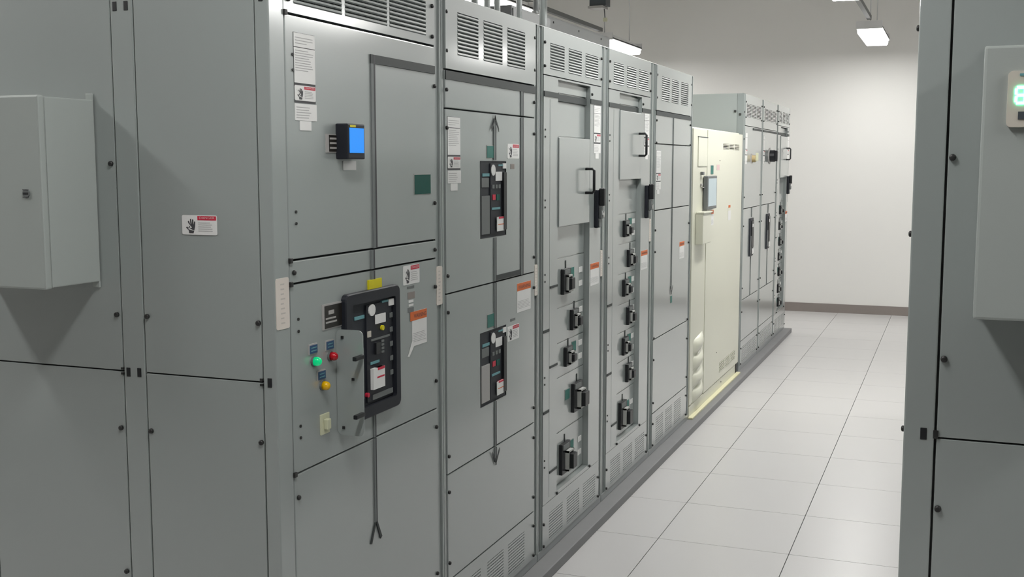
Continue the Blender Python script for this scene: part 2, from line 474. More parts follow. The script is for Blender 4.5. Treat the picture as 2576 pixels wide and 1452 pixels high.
def rating_strip(t, y0, y1, zt, x=0.0, detail=True):
    """column of rating, danger and serial labels on a dark backing"""
    w_ = y1 - y0
    box(t, 'label_backing', 'ink', x, x + 0.0008, y0 - 0.001, y1 + 0.001, zt - 0.182, zt + 0.001)
    a = box(t, 'rating_label', 'white', x + 0.0008, x + 0.0018, y0, y1, zt - 0.036, zt)
    b = box(t, 'rating_label', 'white', x + 0.0008, x + 0.0018, y0, y1, zt - 0.130, zt - 0.038)
    if detail:
        lines(b, 'greyink', y0 + 0.006, y1 - 0.004, zt - 0.100, zt - 0.042, 9, x + 0.002, 0.3, 1)
        lines(a, 'greyink', y0 + 0.006, y1 - 0.01, zt - 0.030, zt - 0.008, 3, x + 0.002, 0.25, 2)
    danger(t, y0, y1, zt - 0.176, zt - 0.136, x + 0.0006, full=detail)
    c = box(t, 'rating_label', 'white', x, x + 0.0018, y0, y1 + 0.004, zt - 0.228, zt - 0.184)
    if detail: lines(c, 'greyink', y0 + 0.006, y1 - 0.004, zt - 0.224, zt - 0.190, 5, x + 0.002, 0.3, 4)
    box(t, 'serial_tag', 'white', x, x + 0.0018, y0 + 0.22 * w_, y0 + 0.76 * w_, zt - 0.254, zt - 0.229)

def bus(t, y0, y1, z0, z1, x=0.0):
    return box(t, 'mimic_bus', 'bus', x, x + 0.004, y0, y1, z0, z1)

def drop(t, y0, y1, z0, z1, x=0.0):
    """thin vertical strip of the one-line diagram with a dark edge"""
    b = box(t, 'mimic_line', 'busline', x, x + 0.004, y0, y1, z0, z1)
    box(b, 'line_edge', 'ink', x, x + 0.0046, y1 - 0.3 * (y1 - y0), y1, z0, z1)

def arrow(t, y, z, s, x=0.0, k=1):
    """open arrow head of the one-line diagram, pointing up for k=1"""
    for sg in (-1, 1):
        pts = [(y - sg * 0.004, z), (y + sg * 0.036 * s, z - k * 0.048 * s), (y + sg * 0.036 * s, z - k * 0.062 * s), (y - sg * 0.004, z - k * 0.016 * s)]
        prism(t, 'arrow_head', 'bus', pts, x + 0.0042, x + 0.0056)

def carcass(t, y0, y1, ztop=2.35, dep=DEP):
    box(t, 'carcass', 'body', -dep, -0.036, y0 + 0.001, y1 - 0.001, CURB, ztop - 0.004)
    box(t, 'base_channel', 'post', -0.036, -0.004, y0 + 0.002, y1 - 0.002, CURB + 0.001, 0.082, 0.003)
    box(t, 'top_cover', 'grey', -dep, -0.004, y0 + 0.001, y1 - 0.001, ztop - 0.004, ztop, 0.001)

def post(t, y0, y1, ztop=2.346, x=-0.010, plain=False):
    box(t, 'corner_post', 'grey' if plain else 'post', -0.036, x, y0, y1, 0.083, ztop, 0.003 if plain else 0.0)
    if plain: return
    # thin turned edges of the post
    for yy in (y0 + 0.002, y1 - 0.010):
        box(t, 'post_edge', 'grey', x, x + 0.006, yy, yy + 0.008, 0.083, ztop)

def post_label(t, y0, y1, z0, z1, x=-0.004):
    p = prism(t, 'post_label', 'postlabel', rrect(y0, y1, z0, z1, 0.006, 2), x - 0.006, x + 0.0015)
    p['label'] = 'long pale lettered sticker on the post'
    lines(p, 'faintink', y0 + 0.35 * (y1 - y0), y1 - 0.3 * (y1 - y0), z0 + 0.01, z1 - 0.01, 9, x + 0.0016, 0.3, 9)

G = 0.0025   # half of a joint between door leaves

def leaf(t, name, y0, y1, z0, z1, x=0.0, m='grey', bev=0.003):
    return box(t, name, m, x - 0.030, x, y0 + G, y1 - G, z0 + G, z1 - G, bev)

def hasp(t, y, z, x=0.0):
    """black turn-handle latch on the door edge"""
    b = box(t, 'door_latch', 'bezel', x, x + 0.020, y - 0.028, y + 0.028, z - 0.095, z + 0.090, 0.006)
    box(b, 'latch_lever', 'black', x + 0.020, x + 0.048, y - 0.016, y + 0.016, z + 0.012, z + 0.098, 0.006)
    box(b, 'latch_body', 'midgrey', x + 0.020, x + 0.036, y - 0.016, y + 0.018, z - 0.050, z + 0.010, 0.004)
    disc(b, 'padlock_eye', 'chrome', y + 0.004, z - 0.030, 0.012, 0.016, x + 0.036, x + 0.042, 10)
    box(b, 'latch_foot', 'midgrey', x + 0.020, x + 0.026, y - 0.020, y + 0.020, z - 0.092, z - 0.052, 0.003)

def pull(t, y, z0, z1, x=0.0, out=0.042):
    tube(t, 'pull_handle', 'black', [(x, y, z0), (x + out * 0.8, y, z0), (x + out, y, z0 + 0.008), (x + out, y, z1 - 0.008), (x + out * 0.8, y, z1), (x, y, z1)], 0.0065, 8)

def small_breaker(t, y, z, w_, h, x, flip=False, big=False, pale=False):
    """moulded-case breaker: black case, pale raised frame, black toggle"""
    b = box(t, 'circuit_breaker', 'black', x, x + 0.016, y - w_ * 0.40, y + w_ * 0.40, z - h / 2, z + h / 2, 0.003)
    d = 0.034 if big else 0.026
    ya, yb = y - w_ * 0.12, y + w_ * 0.40
    za, zb = z - h * 0.42, z + h * 0.24
    boxes(b, 'toggle_frame', 'framegrey', [
        (x + 0.016, x + d, ya, yb, zb - 0.008, zb), (x + 0.016, x + d, ya, yb, za, za + 0.008),
        (x + 0.016, x + d, ya, ya + 0.008, za, zb), (x + 0.016, x + d, yb - 0.008, yb, za, zb)])
    box(b, 'toggle', 'black', x + 0.016, x + d + (0.020 if big else 0.014), ya + 0.010, yb - 0.010, za + 0.012, zb - 0.014, 0.003)
    box(b, 'case_window', 'midgrey', x + 0.016, x + 0.019, y - w_ * 0.34, y + w_ * 0.22, z + h * 0.30, z + h * 0.46)

def tag_plate(t, name, m, y0, y1, z0, z1, x=0.0):
    return box(t, name, m, x, x + 0.002, y0, y1, z0, z1)

def green_label(t, y0, y1, z0, z1, x=0.0, m='teal'):
    p = box(t, 'circuit_label', 'palegrey', x, x + 0.0012, y0 - 0.003, y1, z0, z1 + 0.003)
    box(p, 'green_face', m, x + 0.0012, x + 0.0024, y0, y1, z0 + 0.001, z1)

# ------------------------------------------------------------------ power breaker used twice in the second cabinet
def power_breaker(t, y0, y1, z0, z1, light_left):
    W, H = y1 - y0, z1 - z0
    b = box(t, 'power_breaker', 'panel_dark', -0.012, -0.001, y0, y1, z0, z1)
    x = -0.001
    def R(name, m, a, c, e, f, th=0.002):
        box(b, name, m, x, x + th, y0 + a * W, y0 + c * W, z0 + e * H, z0 + f * H)
    boxes(b, 'cutout_rim', 'bezel', [(x - 0.002, x + 0.002, y0, y1, z0, z0 + 0.003), (x - 0.002, x + 0.002, y0, y1, z1 - 0.003, z1),
                                     (x - 0.002, x + 0.002, y0, y0 + 0.003, z0, z1), (x - 0.002, x + 0.002, y1 - 0.003, y1, z0, z1)])
    R('trip_unit', 'palegrey' if light_left else 'midgrey', 0.03, 0.33, 0.05, 0.55, 0.004)
    R('terminal_cover', 'midgrey', 0.05, 0.32, 0.66, 0.78)
    R('terminal_marking', 'tealink', 0.08, 0.34, 0.80, 0.84)
    R('center_cover', 'bezel', 0.36, 0.80, 0.05, 0.97, 0.004)
    disc(b, 'charge_flag', 'white', y0 + 0.46 * W, z0 + 0.88 * H, 0.021, 0.021, x + 0.003, x + 0.006)
    R('data_label', 'white', 0.55, 0.80, 0.74, 0.86, 0.006)
    R('corner_tag', 'white', 0.86, 0.99, 0.90, 0.97, 0.004)
    R('maker_marking', 'tealink', 0.66, 0.84, 0.935, 0.955, 0.005)
    for k in range(3):
        R('window', 'midgrey', 0.42 + 0.12 * k, 0.50 + 0.12 * k, 0.64, 0.69, 0.006)
    R('open_flag', 'red', 0.43, 0.54, 0.49, 0.56, 0.006)
    R('close_flag', 'green', 0.58, 0.70, 0.48, 0.56, 0.006)
    R('rating_marking', 'tealink', 0.40, 0.72, 0.36, 0.39, 0.006)
    tg = box(b, 'lockout_tag', 'white', x + 0.008, x + 0.010, y0 + 0.56 * W, y0 + 0.84 * W, z0 + 0.07 * H, z0 + 0.26 * H)
    R('tag_header', 'red', 0.62, 0.84, 0.235, 0.26, 0.0105)
    R('tag_stripe', 'orange', 0.60, 0.82, 0.155, 0.165, 0.0105)
    R('charge_handle', 'black', 0.82, 0.93, 0.08, 0.85, 0.012)

# ================================================================== FIRST CABINET (near end of the long row)
GRP = 'grey switchgear cabinets in the long row'
def open_cabinet(y0, label, name='switchgear_cabinet', grp=GRP):
    return thing(name, label, 'cabinet', (XF, y0, 0), 0, grp)

def sec1():
    y0 = YE
    t = open_cabinet(y0, 'near-end grey switchgear cabinet with a large black breaker and a small blue display')
    Y = lambda a: a - y0
    carcass(t, 0.034, 3.499 - y0)
    post(t, Y(2.4675), Y(2.536), x=0.0, plain=True)
    post(t, Y(3.443), Y(3.499))
    a, b = Y(2.537), Y(3.442)
    vent(t, 'vent_panel', [(Y(2.585), Y(2.835)), (Y(2.853), Y(3.108)), (Y(3.123), Y(3.378))], 2.192, 2.310, a, b, 2.167, 2.345, rows=9)
    leaf(t, 'upper_door', a, b, 1.520, 2.163)
    leaf(t, 'trim_strip', a, b, 1.457, 1.520)
    # lower door, cut out for the breaker
    plate(t, 'lower_door', 'grey', -0.030, 0.0, a + G, b - G, 0.940 + G, 1.457 - G, [(Y(2.834), Y(3.114), 1.04, 1.375)])
    leaf(t, 'bottom_panel', a, b, 0.085, 0.940)
    # one-line diagram
    drop(t, Y(2.996), Y(3.020), 1.522, 2.098); bus(t, Y(2.994), b - 0.006, 2.072, 2.098, 0.0005)
    drop(t, Y(2.980), Y(3.002), 1.460, 1.517); drop(t, Y(2.980), Y(3.002), 1.428, 1.454)
    drop(t, Y(2.982), Y(2.996), 0.942, 1.012); drop(t, Y(2.982), Y(2.996), 0.672, 0.938)
    for pts in ([(2.982, 0.674), (2.990, 0.674), (2.960, 0.612), (2.952, 0.614)], [(2.988, 0.674), (2.996, 0.676), (3.026, 0.618), (3.016, 0.612)]):
        prism(t, 'mimic_fork', 'bus', [(Y(p[0]), p[1]) for p in pts], 0, 0.004)
    rating_strip(t, Y(2.580), Y(2.684), 2.118)
    # display
    p = box(t, 'name_plate', 'palegrey', 0, 0.002, Y(2.733), Y(2.83), 1.806, 1.858)
    box(p, 'dark_face', 'nameplate', 0.002, 0.003, Y(2.749), Y(2.83), 1.809, 1.855)
    lines(p, 'palegrey', Y(2.752), Y(2.812), 1.813, 1.852, 3, 0.0032, 0.4, 11)
    d = box(t, 'display_unit', 'bezel', 0, 0.040, Y(2.788), Y(2.886), 1.788, 1.888, 0.004)
    box(d, 'display_screen', 'screen', 0.040, 0.0415, Y(2.797), Y(2.878), 1.806, 1.876)
    box(d, 'maker_badge', 'yellow', 0.040, 0.041, Y(2.800), Y(2.832), 1.878, 1.884)
    box(t, 'display_label', 'white', 0, 0.002, Y(2.826), Y(2.900), 1.757, 1.783)
    green_label(t, Y(3.282), Y(3.400), 1.676, 1.740, m='green')
    danger(t, Y(3.195), Y(3.312), 1.388, 1.450)
    for (ya, yb, za, zb, m) in ((3.222, 3.272, 1.374, 1.382, 'midgrey'), (3.226, 3.276, 1.340, 1.362, 'baseb'), (3.232, 3.266, 1.328, 1.336, 'white'), (3.232, 3.266, 1.316, 1.323, 'white'), (3.226, 3.268, 1.296, 1.312, 'midgrey')):
        box(t, 'small_sticker', m, 0, 0.001, Y(ya), Y(yb), za, zb)
    warning(t, Y(3.255), Y(3.363), 1.182, 1.296, peel=True)
    box(t, 'voltage_sticker', 'yellow', 0, 0.0055, Y(2.960), Y(3.042), 1.394, 1.428)
    # breaker
    bz = ring(t, 'large_breaker', 'bezel', rrect(Y(2.802), Y(3.142), 1.014, 1.400, 0.020, 4), rrect(Y(2.836), Y(3.112), 1.050, 1.366, 0.008, 4), -0.002, 0.017)
    bz['label'] = 'large black draw-out power breaker in a thick bezel'
    x = 0.004; SH = 0.020
    box(bz, 'breaker_face', 'panel_dark', -0.012, x, Y(2.834), Y(3.114), 1.048, 1.368)
    def R(name, m, ya, yb, za, zb, th=0.003):
        box(bz, name, m, x, x + th, Y(ya + SH), Y(yb + SH), za, zb)
    R('center_cover', 'bezel', 2.915, 3.075, 1.060, 1.355, 0.005)
    R('trip_unit', 'midgrey', 2.842, 2.900, 1.075, 1.230)
    R('keypad', 'black', 2.852, 2.892, 1.10, 1.17, 0.005)
    for k in range(4): R('key', 'palegrey', 2.872, 2.886, 1.085 + 0.035 * k, 1.097 + 0.035 * k, 0.007)
    R('maker_marking', 'tealink', 2.850, 2.907, 1.318, 1.328)
    R('maker_marking', 'tealink', 3.012, 3.052, 1.352, 1.358, 0.007)
    R('corner_tag', 'white', 3.056, 3.088, 1.338, 1.358, 0.008)
    disc(bz, 'charge_flag', 'white', Y(2.946 + SH), 1.338, 0.020, 0.018, x + 0.005, x + 0.009)
    R('data_label', 'white', 2.968, 3.032, 1.292, 1.320, 0.008)
    disc(bz, 'reset_button', 'yellow', Y(3.008 + SH), 1.276, 0.008, 0.008, x + 0.005, x + 0.012)
    R('seal', 'beige', 2.918, 2.938, 1.258, 1.276, 0.008)
    R('marking_strip', 'midgrey', 2.940, 3.060, 1.243, 1.249, 0.007)
    for k in range(4): R('indicator', 'midgrey', 3.005, 3.020, 1.198 + 0.011 * k, 1.205 + 0.011 * k, 0.008)
    R('push_button', 'black', 2.962, 2.990, 1.200, 1.235, 0.012)
    R('rating_marking', 'tealink', 2.935, 2.990, 1.172, 1.180, 0.007)
    for k in range(5): R('side_marking', 'midgrey', 3.062, 3.080, 1.12 + 0.045 * k, 1.135 + 0.045 * k, 0.007)
    R('lockout_tag', 'white', 2.935, 3.008, 1.096, 1.160, 0.016)
    R('tag_header', 'red', 2.962, 3.006, 1.152, 1.160, 0.0165)
    R('tag_stripe', 'red', 2.958, 3.004, 1.128, 1.133, 0.0165)
    R('rating_plate', 'midgrey', 2.946, 3.076, 1.062, 1.078, 0.007)
    disc(bz, 'red_pin', 'red', Y(2.914 + SH), 1.084, 0.007, 0.007, x, x + 0.010)
    # hinged guard standing open in front of the breaker
    pts = rrect(0.0, 0.086, 1.000, 1.306, 0.016, 4)
    bm = bmesh.new()
    va = [bm.verts.new((p[0], -0.002, p[1])) for p in pts]; vb = [bm.verts.new((p[0], 0.002, p[1])) for p in pts]
    bm.faces.new(va); bm.faces.new(vb)
    for i in range(len(pts)): bm.faces.new([va[i], va[(i + 1) % len(pts)], vb[(i + 1) % len(pts)], vb[i]])
    gd = put('hinged_guard', finish(bm, 'grey', 'hinged_guard'), t, (0.001, Y(2.772), 0))
    gd['label'] = 'grey metal guard plate standing open'
    for (xx, zz) in ((0.022, 1.284), (0.055, 1.165), (0.022, 1.022)):
        o = box(gd, 'guard_screw', 'bolt', xx - 0.004, xx + 0.004, Y(2.766), Y(2.770), zz - 0.004, zz + 0.004, 0.001)
    for zz in (1.232, 1.066):
        box(gd, 'guard_pin', 'black', 0.080, 0.092, Y(2.722), Y(2.770), zz - 0.006, zz + 0.006, 0.002)
    p = box(t, 'name_plate', 'palegrey', 0, 0.002, Y(2.696), Y(2.802), 1.312, 1.384)
    box(p, 'dark_face', 'nameplate', 0.002, 0.003, Y(2.708), Y(2.802), 1.315, 1.379)
    lines(p, 'palegrey', Y(2.728), Y(2.770), 1.352, 1.366, 1, 0.0032, 0.8, 13, 'print_heading')
    lines(p, 'palegrey', Y(2.712), Y(2.782), 1.326, 1.348, 2, 0.0032, 0.45, 12)
    # pilot lamps with legend plates
    for (yy, zz, m, ly, lz) in ((2.647, 1.234, 'lampgreen', 2.645, 1.268), (2.735, 1.234, 'lampred', 2.733, 1.266), (2.690, 1.158, 'lampyellow', 2.686, 1.188)):
        l = disc(t, 'pilot_lamp', 'midgrey', Y(yy), zz, 0.0145, 0.0145, 0, 0.006)
        disc(l, 'lamp_lens', m, Y(yy), zz, 0.0125, 0.0125, 0.006, 0.014, 16, 0.012)
        p = box(t, 'legend_plate', 'palegrey', 0, 0.002, Y(ly - 0.023), Y(ly + 0.021), lz - 0.014, lz + 0.015)
        box(p, 'blue_face', 'blueplate', 0.002, 0.003, Y(ly - 0.018), Y(ly + 0.021), lz - 0.012, lz + 0.011)
        lines(p, 'tealink', Y(ly - 0.012), Y(ly + 0.016), lz - 0.009, lz + 0.008, 2, 0.0032, 0.3, 2)
    p = box(t, 'toggle_switch', 'ivory', 0, 0.004, Y(2.674), Y(2.722), 1.018, 1.076, 0.001)
    box(p, 'rocker', 'ivory', 0.004, 0.018, Y(2.688), Y(2.708), 1.032, 1.062, 0.003)
    for (yy, zz) in ((3.436, 2.032), (3.432, 1.644), (3.430, 1.487), (3.430, 1.361), (2.557, 1.487), (2.556, 0.873), (3.431, 1.037), (3.431, 0.876), (3.430, 0.355), (3.422, 2.292), (3.422, 2.193), (2.556, 2.20), (2.556, 0.355)):
        bolt(t, Y(yy), zz)
    for zz in (1.648, 1.617, 1.360, 1.327, 1.067, 1.035, 2.060, 2.020): screw(t, Y(2.574), zz)
    for zz in (1.520, 1.457, 0.940, 2.165):
        box(t, 'hinge_pin', 'bolt', -0.002, 0.006, Y(2.534), Y(2.548), zz - 0.007, zz + 0.007, 0.002)
    post_label(t, Y(2.470), Y(2.532), 1.343, 1.478, 0.0)
    post_label(t, Y(3.450), Y(3.497), 1.294, 1.426)
    return t

def ends_bolts(t, ya, yb, zs):
    for z in zs:
        bolt(t, ya, z); bolt(t, yb, z)

ZB_TOP = (2.288, 2.158, 2.027, 1.898)
ZB_LOW = (0.747, 0.617, 0.357, 0.230, 0.100)

def sec2():
    y0 = 3.4995
    t = open_cabinet(y0, 'grey switchgear cabinet holding two power breakers one above the other, beside the near-end cabinet')
    Y = lambda a: a - y0
    carcass(t, 0, 4.455 - y0)
    post(t, Y(3.500), Y(3.521)); post(t, Y(4.404), Y(4.4545))
    a, b = Y(3.522), Y(4.403)
    vent(t, 'vent_panel', [(Y(3.621), Y(3.805)), (Y(3.854), Y(4.037)), (Y(4.089), Y(4.280))], 2.150, 2.296, a, b, 2.098, 2.345, x1=0.004, rows=11)
    leaf(t, 'header_panel', a, b, 1.964, 2.096)
    plate(t, 'upper_door', 'grey', -0.030, 0.0, a + G, b - G, 1.325 + G, 1.964 - G, [(Y(3.826), Y(4.082), 1.499, 1.786)])
    plate(t, 'lower_door', 'grey', -0.030, 0.0, a + G, b - G, 0.682 + G, 1.325 - G, [(Y(3.821), Y(4.080), 0.862, 1.145)])
    leaf(t, 'bottom_panel', a, b, 0.292, 0.682)
    vent(t, 'bottom_vent_panel', [(Y(3.650), Y(3.815)), (Y(3.880), Y(4.050)), (Y(4.100), Y(4.285))], 0.104, 0.240, a, b, 0.085, 0.290, rows=11, tilt=False)
    power_breaker(t, Y(3.826), Y(4.082), 1.499, 1.786, False)
    power_breaker(t, Y(3.821), Y(4.080), 0.862, 1.145, True)
    bus(t, a + 0.002, b - 0.002, 2.062, 2.092)
    drop(t, Y(4.238), Y(4.264), 1.967, 2.062); drop(t, Y(4.238), Y(4.264), 1.327, 1.960)
    bus(t, Y(3.972), Y(4.236), 1.330, 1.350)
    drop(t, Y(3.953), Y(3.973), 1.328, 1.496); drop(t, Y(3.953), Y(3.973), 1.147, 1.322)
    drop(t, Y(3.951), Y(3.973), 1.790, 1.945); arrow(t, Y(3.962), 1.958, 1.0)
    drop(t, Y(3.955), Y(3.971), 0.684, 0.860); drop(t, Y(3.955), Y(3.971), 0.620, 0.678); arrow(t, Y(3.962), 0.607, 1.0, k=-1)
    rating_strip(t, Y(3.540), Y(3.645), 1.936)
    green_label(t, Y(3.888), Y(3.955), 1.797, 1.842); green_label(t, Y(3.888), Y(3.955), 1.156, 1.206)
    danger(t, Y(4.096), Y(4.222), 1.796, 1.853); danger(t, Y(4.094), Y(4.222), 1.072, 1.132)
    warning(t, Y(4.200), Y(4.356), 1.176, 1.294)
    box(t, 'small_sticker', 'baseb', 0, 0.001, Y(4.13), Y(4.17), 1.755, 1.775); box(t, 'small_sticker', 'midgrey', 0, 0.001, Y(4.13), Y(4.18), 1.150, 1.160)
    ends_bolts(t, Y(3.532), Y(4.392), ZB_TOP + ZB_LOW)
    ends_bolts(t, Y(3.532), Y(4.392), (1.388, 1.260))
    post_label(t, Y(4.412), Y(4.450), 1.222, 1.352)
    return t

def bracket(t, y):
    """lifting angle on the cabinet roof"""
    b = prism(t, 'lifting_angle', 'duct', [(y - 0.20, 2.350), (y + 0.20, 2.350), (y + 0.16, 2.372), (y + 0.02, 2.388), (y - 0.04, 2.388), (y - 0.17, 2.368)], -0.125, -0.115)

def distribution(y0, yend, a, b, colL, colR, label, seams, brks, cover, strip_y, orange, zcov, latch, postlab, far=False):
    """cabinet with a recessed column of moulded-case breakers behind a raised surround"""
    t = open_cabinet(y0, label)
    Y = lambda v: v - y0
    a, b = Y(a), Y(b); cl, cr = Y(colL), Y(colR)
    RX = -0.027
    cp = cl + 0.105        # where the recessed plates begin
    carcass(t, 0, yend - y0)
    post(t, 0.0005, a - 0.001); post(t, b + 0.001, yend - y0 - 0.0005)
    wv = b - a
    vcols = [(a + 0.10 * wv, a + 0.325 * wv), (a + 0.395 * wv, a + 0.62 * wv), (a + 0.69 * wv, a + 0.93 * wv)]
    vent(t, 'vent_panel', vcols, 2.178, 2.288, a, b, 2.152, 2.345, rows=9, single=not far)
    # surround: header, side strips, foot, with the recessed column between them
    plate(t, 'breaker_surround', 'grey', -0.030, 0.0, a + G, b - G, 0.282, 2.150 - G, [(cp, cr, 0.300, 2.140), (cl - 0.002, cl + 0.002, 0.300, 2.050)])
    box(t, 'recess_back', 'grey', -0.034, RX - 0.004, cp, cr, 0.300, 2.140)
    bus(t, a + 0.002, cp, 2.060, 2.082); bus(t, cr, b - 0.002, 2.060, 2.082); bus(t, cp, cr, 2.052, 2.082, RX + 0.004)
    leaf(t, 'header_cover', cp, cr, 2.086, 2.136, RX + 0.006, bev=0.001)
    vent(t, 'bottom_vent_panel', vcols, 0.100, 0.226, a, b, 0.085, 0.280, rows=10, tilt=False, single=not far)
    z1 = zcov[0]
    # plates of the column
    prev = zcov[0] - 0.004
    for s in seams:
        leaf(t, 'breaker_plate', cp, cr, s, prev, RX, bev=0.001); prev = s
    leaf(t, 'column_plate', cp, cr, zcov[1] + 0.004, 2.050, RX, bev=0.001) if zcov[1] < 2.03 else None
    c = box(t, 'column_cover', 'grey', RX, 0.006, cp + 0.002, Y(cover[1]), zcov[0], zcov[1], 0.003)
    pull(t, Y(cover[1]) - 0.065, *cover[2], x=0.006)
    for (yy, zz, ww, hh, kind) in brks:
        small_breaker(t, Y(yy), zz, ww, hh, RX, big=(kind == 2), pale=(kind == 1))
        # riser strip of the one-line diagram
        box(t, 'mimic_riser', 'bus', RX, RX + 0.003, Y(yy) + 0.010, Y(yy) + 0.018, zz + hh / 2, zz + hh / 2 + 0.035)
        side = -1 if Y(yy) > (cl + 0.09 + cr) / 2 + 0.01 else 1
        gy = Y(yy) + (ww / 2 + 0.010 if side > 0 else -ww / 2 - 0.075)
        if kind != 3:
            green_label(t, gy, gy + 0.062, zz + hh * 0.05, zz + hh * 0.05 + 0.048, RX)
        wy = cr - 0.075 if side > 0 or kind == 3 else cp + 0.01
        if kind == 3: wy = cr - 0.080
        if side > 0:
            wy = cr - 0.085 if ww > 0.1 else cp + 0.005
        for dz in (0.020, -0.045):
            box(t, 'circuit_tag', 'white', RX, RX + 0.002, wy, wy + 0.055, zz + dz, zz + dz + 0.026)
    # dark hinge slots on the left-hand strip and bus taps
    for k, zz in enumerate((1.053, 0.694)):
        box(t, 'hinge_slot', 'bus', 0, 0.003, a + 0.004, cl - 0.004, zz - 0.006, zz + 0.006)
    for (yy, zz, ww, hh, kind) in brks:
        if Y(yy) - ww / 2 < cp + 0.16:
            box(t, 'mimic_tap', 'bus', 0, 0.003, cl + 0.004, cp, zz - 0.006, zz + 0.004)
    rating_strip(t, Y(strip_y), Y(strip_y) + 0.105, 2.055, detail=not far)
    warning(t, Y(orange[0]), Y(orange[0]) + 0.140, orange[1], orange[1] + 0.108)
    hasp(t, Y(latch[0]), latch[1])
    post_label(t, b + 0.012, yend - y0 - 0.008, postlab, postlab + 0.130)
    ends_bolts(t, a + 0.010, b - 0.012, (2.284, 2.186, 0.196, 0.097))
    bolt(t, cp + 0.015, 2.110, RX + 0.006); bolt(t, cr + 0.02, 2.104); bolt(t, cp, 0.290, 0.0); bolt(t, cr + 0.02, 0.292, 0.0)
    for zz in (1.92, 1.89, 1.62, 1.59, 1.30, 1.27, 0.85, 0.82, 0.48, 0.45): screw(t, a + 0.022, zz)
    bracket(t, yend - y0 - 0.22)
    return t

def sec3():
    return distribution(4.456, 5.402, 4.510, 5.345, 4.592, 5.165,
        'grey distribution cabinet with five black-toggled breakers and a raised cover with pull handle',
        [1.350, 1.124, 0.963, 0.803, 0.546, 0.304],
        [(4.872, 1.240, 0.130, 0.118, 0), (5.000, 1.048, 0.120, 0.098, 3), (4.912, 0.886, 0.120, 0.090, 0), (5.045, 0.670, 0.165, 0.140, 2), (4.868, 0.412, 0.150, 0.145, 2)],
        (4.700, 5.145, (1.640, 1.752)), 5.222, (5.180, 1.186), (1.498, 1.892), (5.262, 1.560), 1.216)

def sec4():
    return distribution(5.403, 6.362, 5.470, 6.300, 5.560, 6.110,
        'grey distribution cabinet with seven small breakers, between the five-breaker cabinet and the blank-door cabinet',
        [1.508, 1.348, 1.187, 1.022, 0.867, 0.708, 0.540, 0.304],
        [(5.885, 1.428, 0.115, 0.090, 0), (5.975, 1.262, 0.120, 0.095, 3), (5.888, 1.106, 0.115, 0.092, 0), (5.975, 0.944, 0.120, 0.100, 3), (5.890, 0.785, 0.115, 0.096, 0), (5.968, 0.625, 0.115, 0.100, 3), (5.850, 0.410, 0.150, 0.150, 2)],
        (5.690, 6.100, (1.820, 1.940)), 6.165, (6.125, 1.180), (1.694, 2.052), (6.215, 1.565), 1.330)

def sec5():
    y0 = 6.363
    t = open_cabinet(y0, 'grey switchgear cabinet with plain blank doors, next to the cream cabinet')
    Y = lambda v: v - y0
    carcass(t, 0, 7.420 - y0)
    post(t, 0.0005, Y(6.425)); post(t, Y(7.345), Y(7.4195))
    a, b = Y(6.426), Y(7.344)
    vent(t, 'vent_panel', [(Y(6.545), Y(6.735)), (Y(6.795), Y(6.970)), (Y(7.040), Y(7.240))], 2.145, 2.286, a, b, 2.086, 2.345, x1=0.004, rows=11)
    leaf(t, 'header_panel', a, b, 1.892, 2.084)
    leaf(t, 'upper_door', a, b, 1.504, 1.892); leaf(t, 'middle_door', a, b, 0.738, 1.504); leaf(t, 'bottom_panel', a, b, 0.292, 0.738)
    vent(t, 'bottom_vent_panel', [(Y(6.515), Y(6.700)), (Y(6.752), Y(6.935)), (Y(6.990), Y(7.180))], 0.095, 0.250, a, b, 0.085, 0.290, rows=11, tilt=False)
    bus(t, a + 0.002, b - 0.002, 2.058, 2.082)
    for za, zb in ((1.895, 2.056), (1.507, 1.889), (1.000, 1.501)): drop(t, Y(6.850), Y(6.858), za, zb)
    arrow(t, Y(6.855), 0.965, 0.9, k=-1)
    green_label(t, Y(6.845), Y(6.885), 0.910, 0.955, m='teal')
    rating_strip(t, Y(6.445), Y(6.550), 1.853)
    warning(t, Y(7.070), Y(7.210), 1.168, 1.278)
    ends_bolts(t, a + 0.012, b - 0.012, ZB_TOP + ZB_LOW + (1.388, 1.260))
    bracket(t, Y(7.25))
    return t

sec1(); sec2(); sec3(); sec4(); sec5()

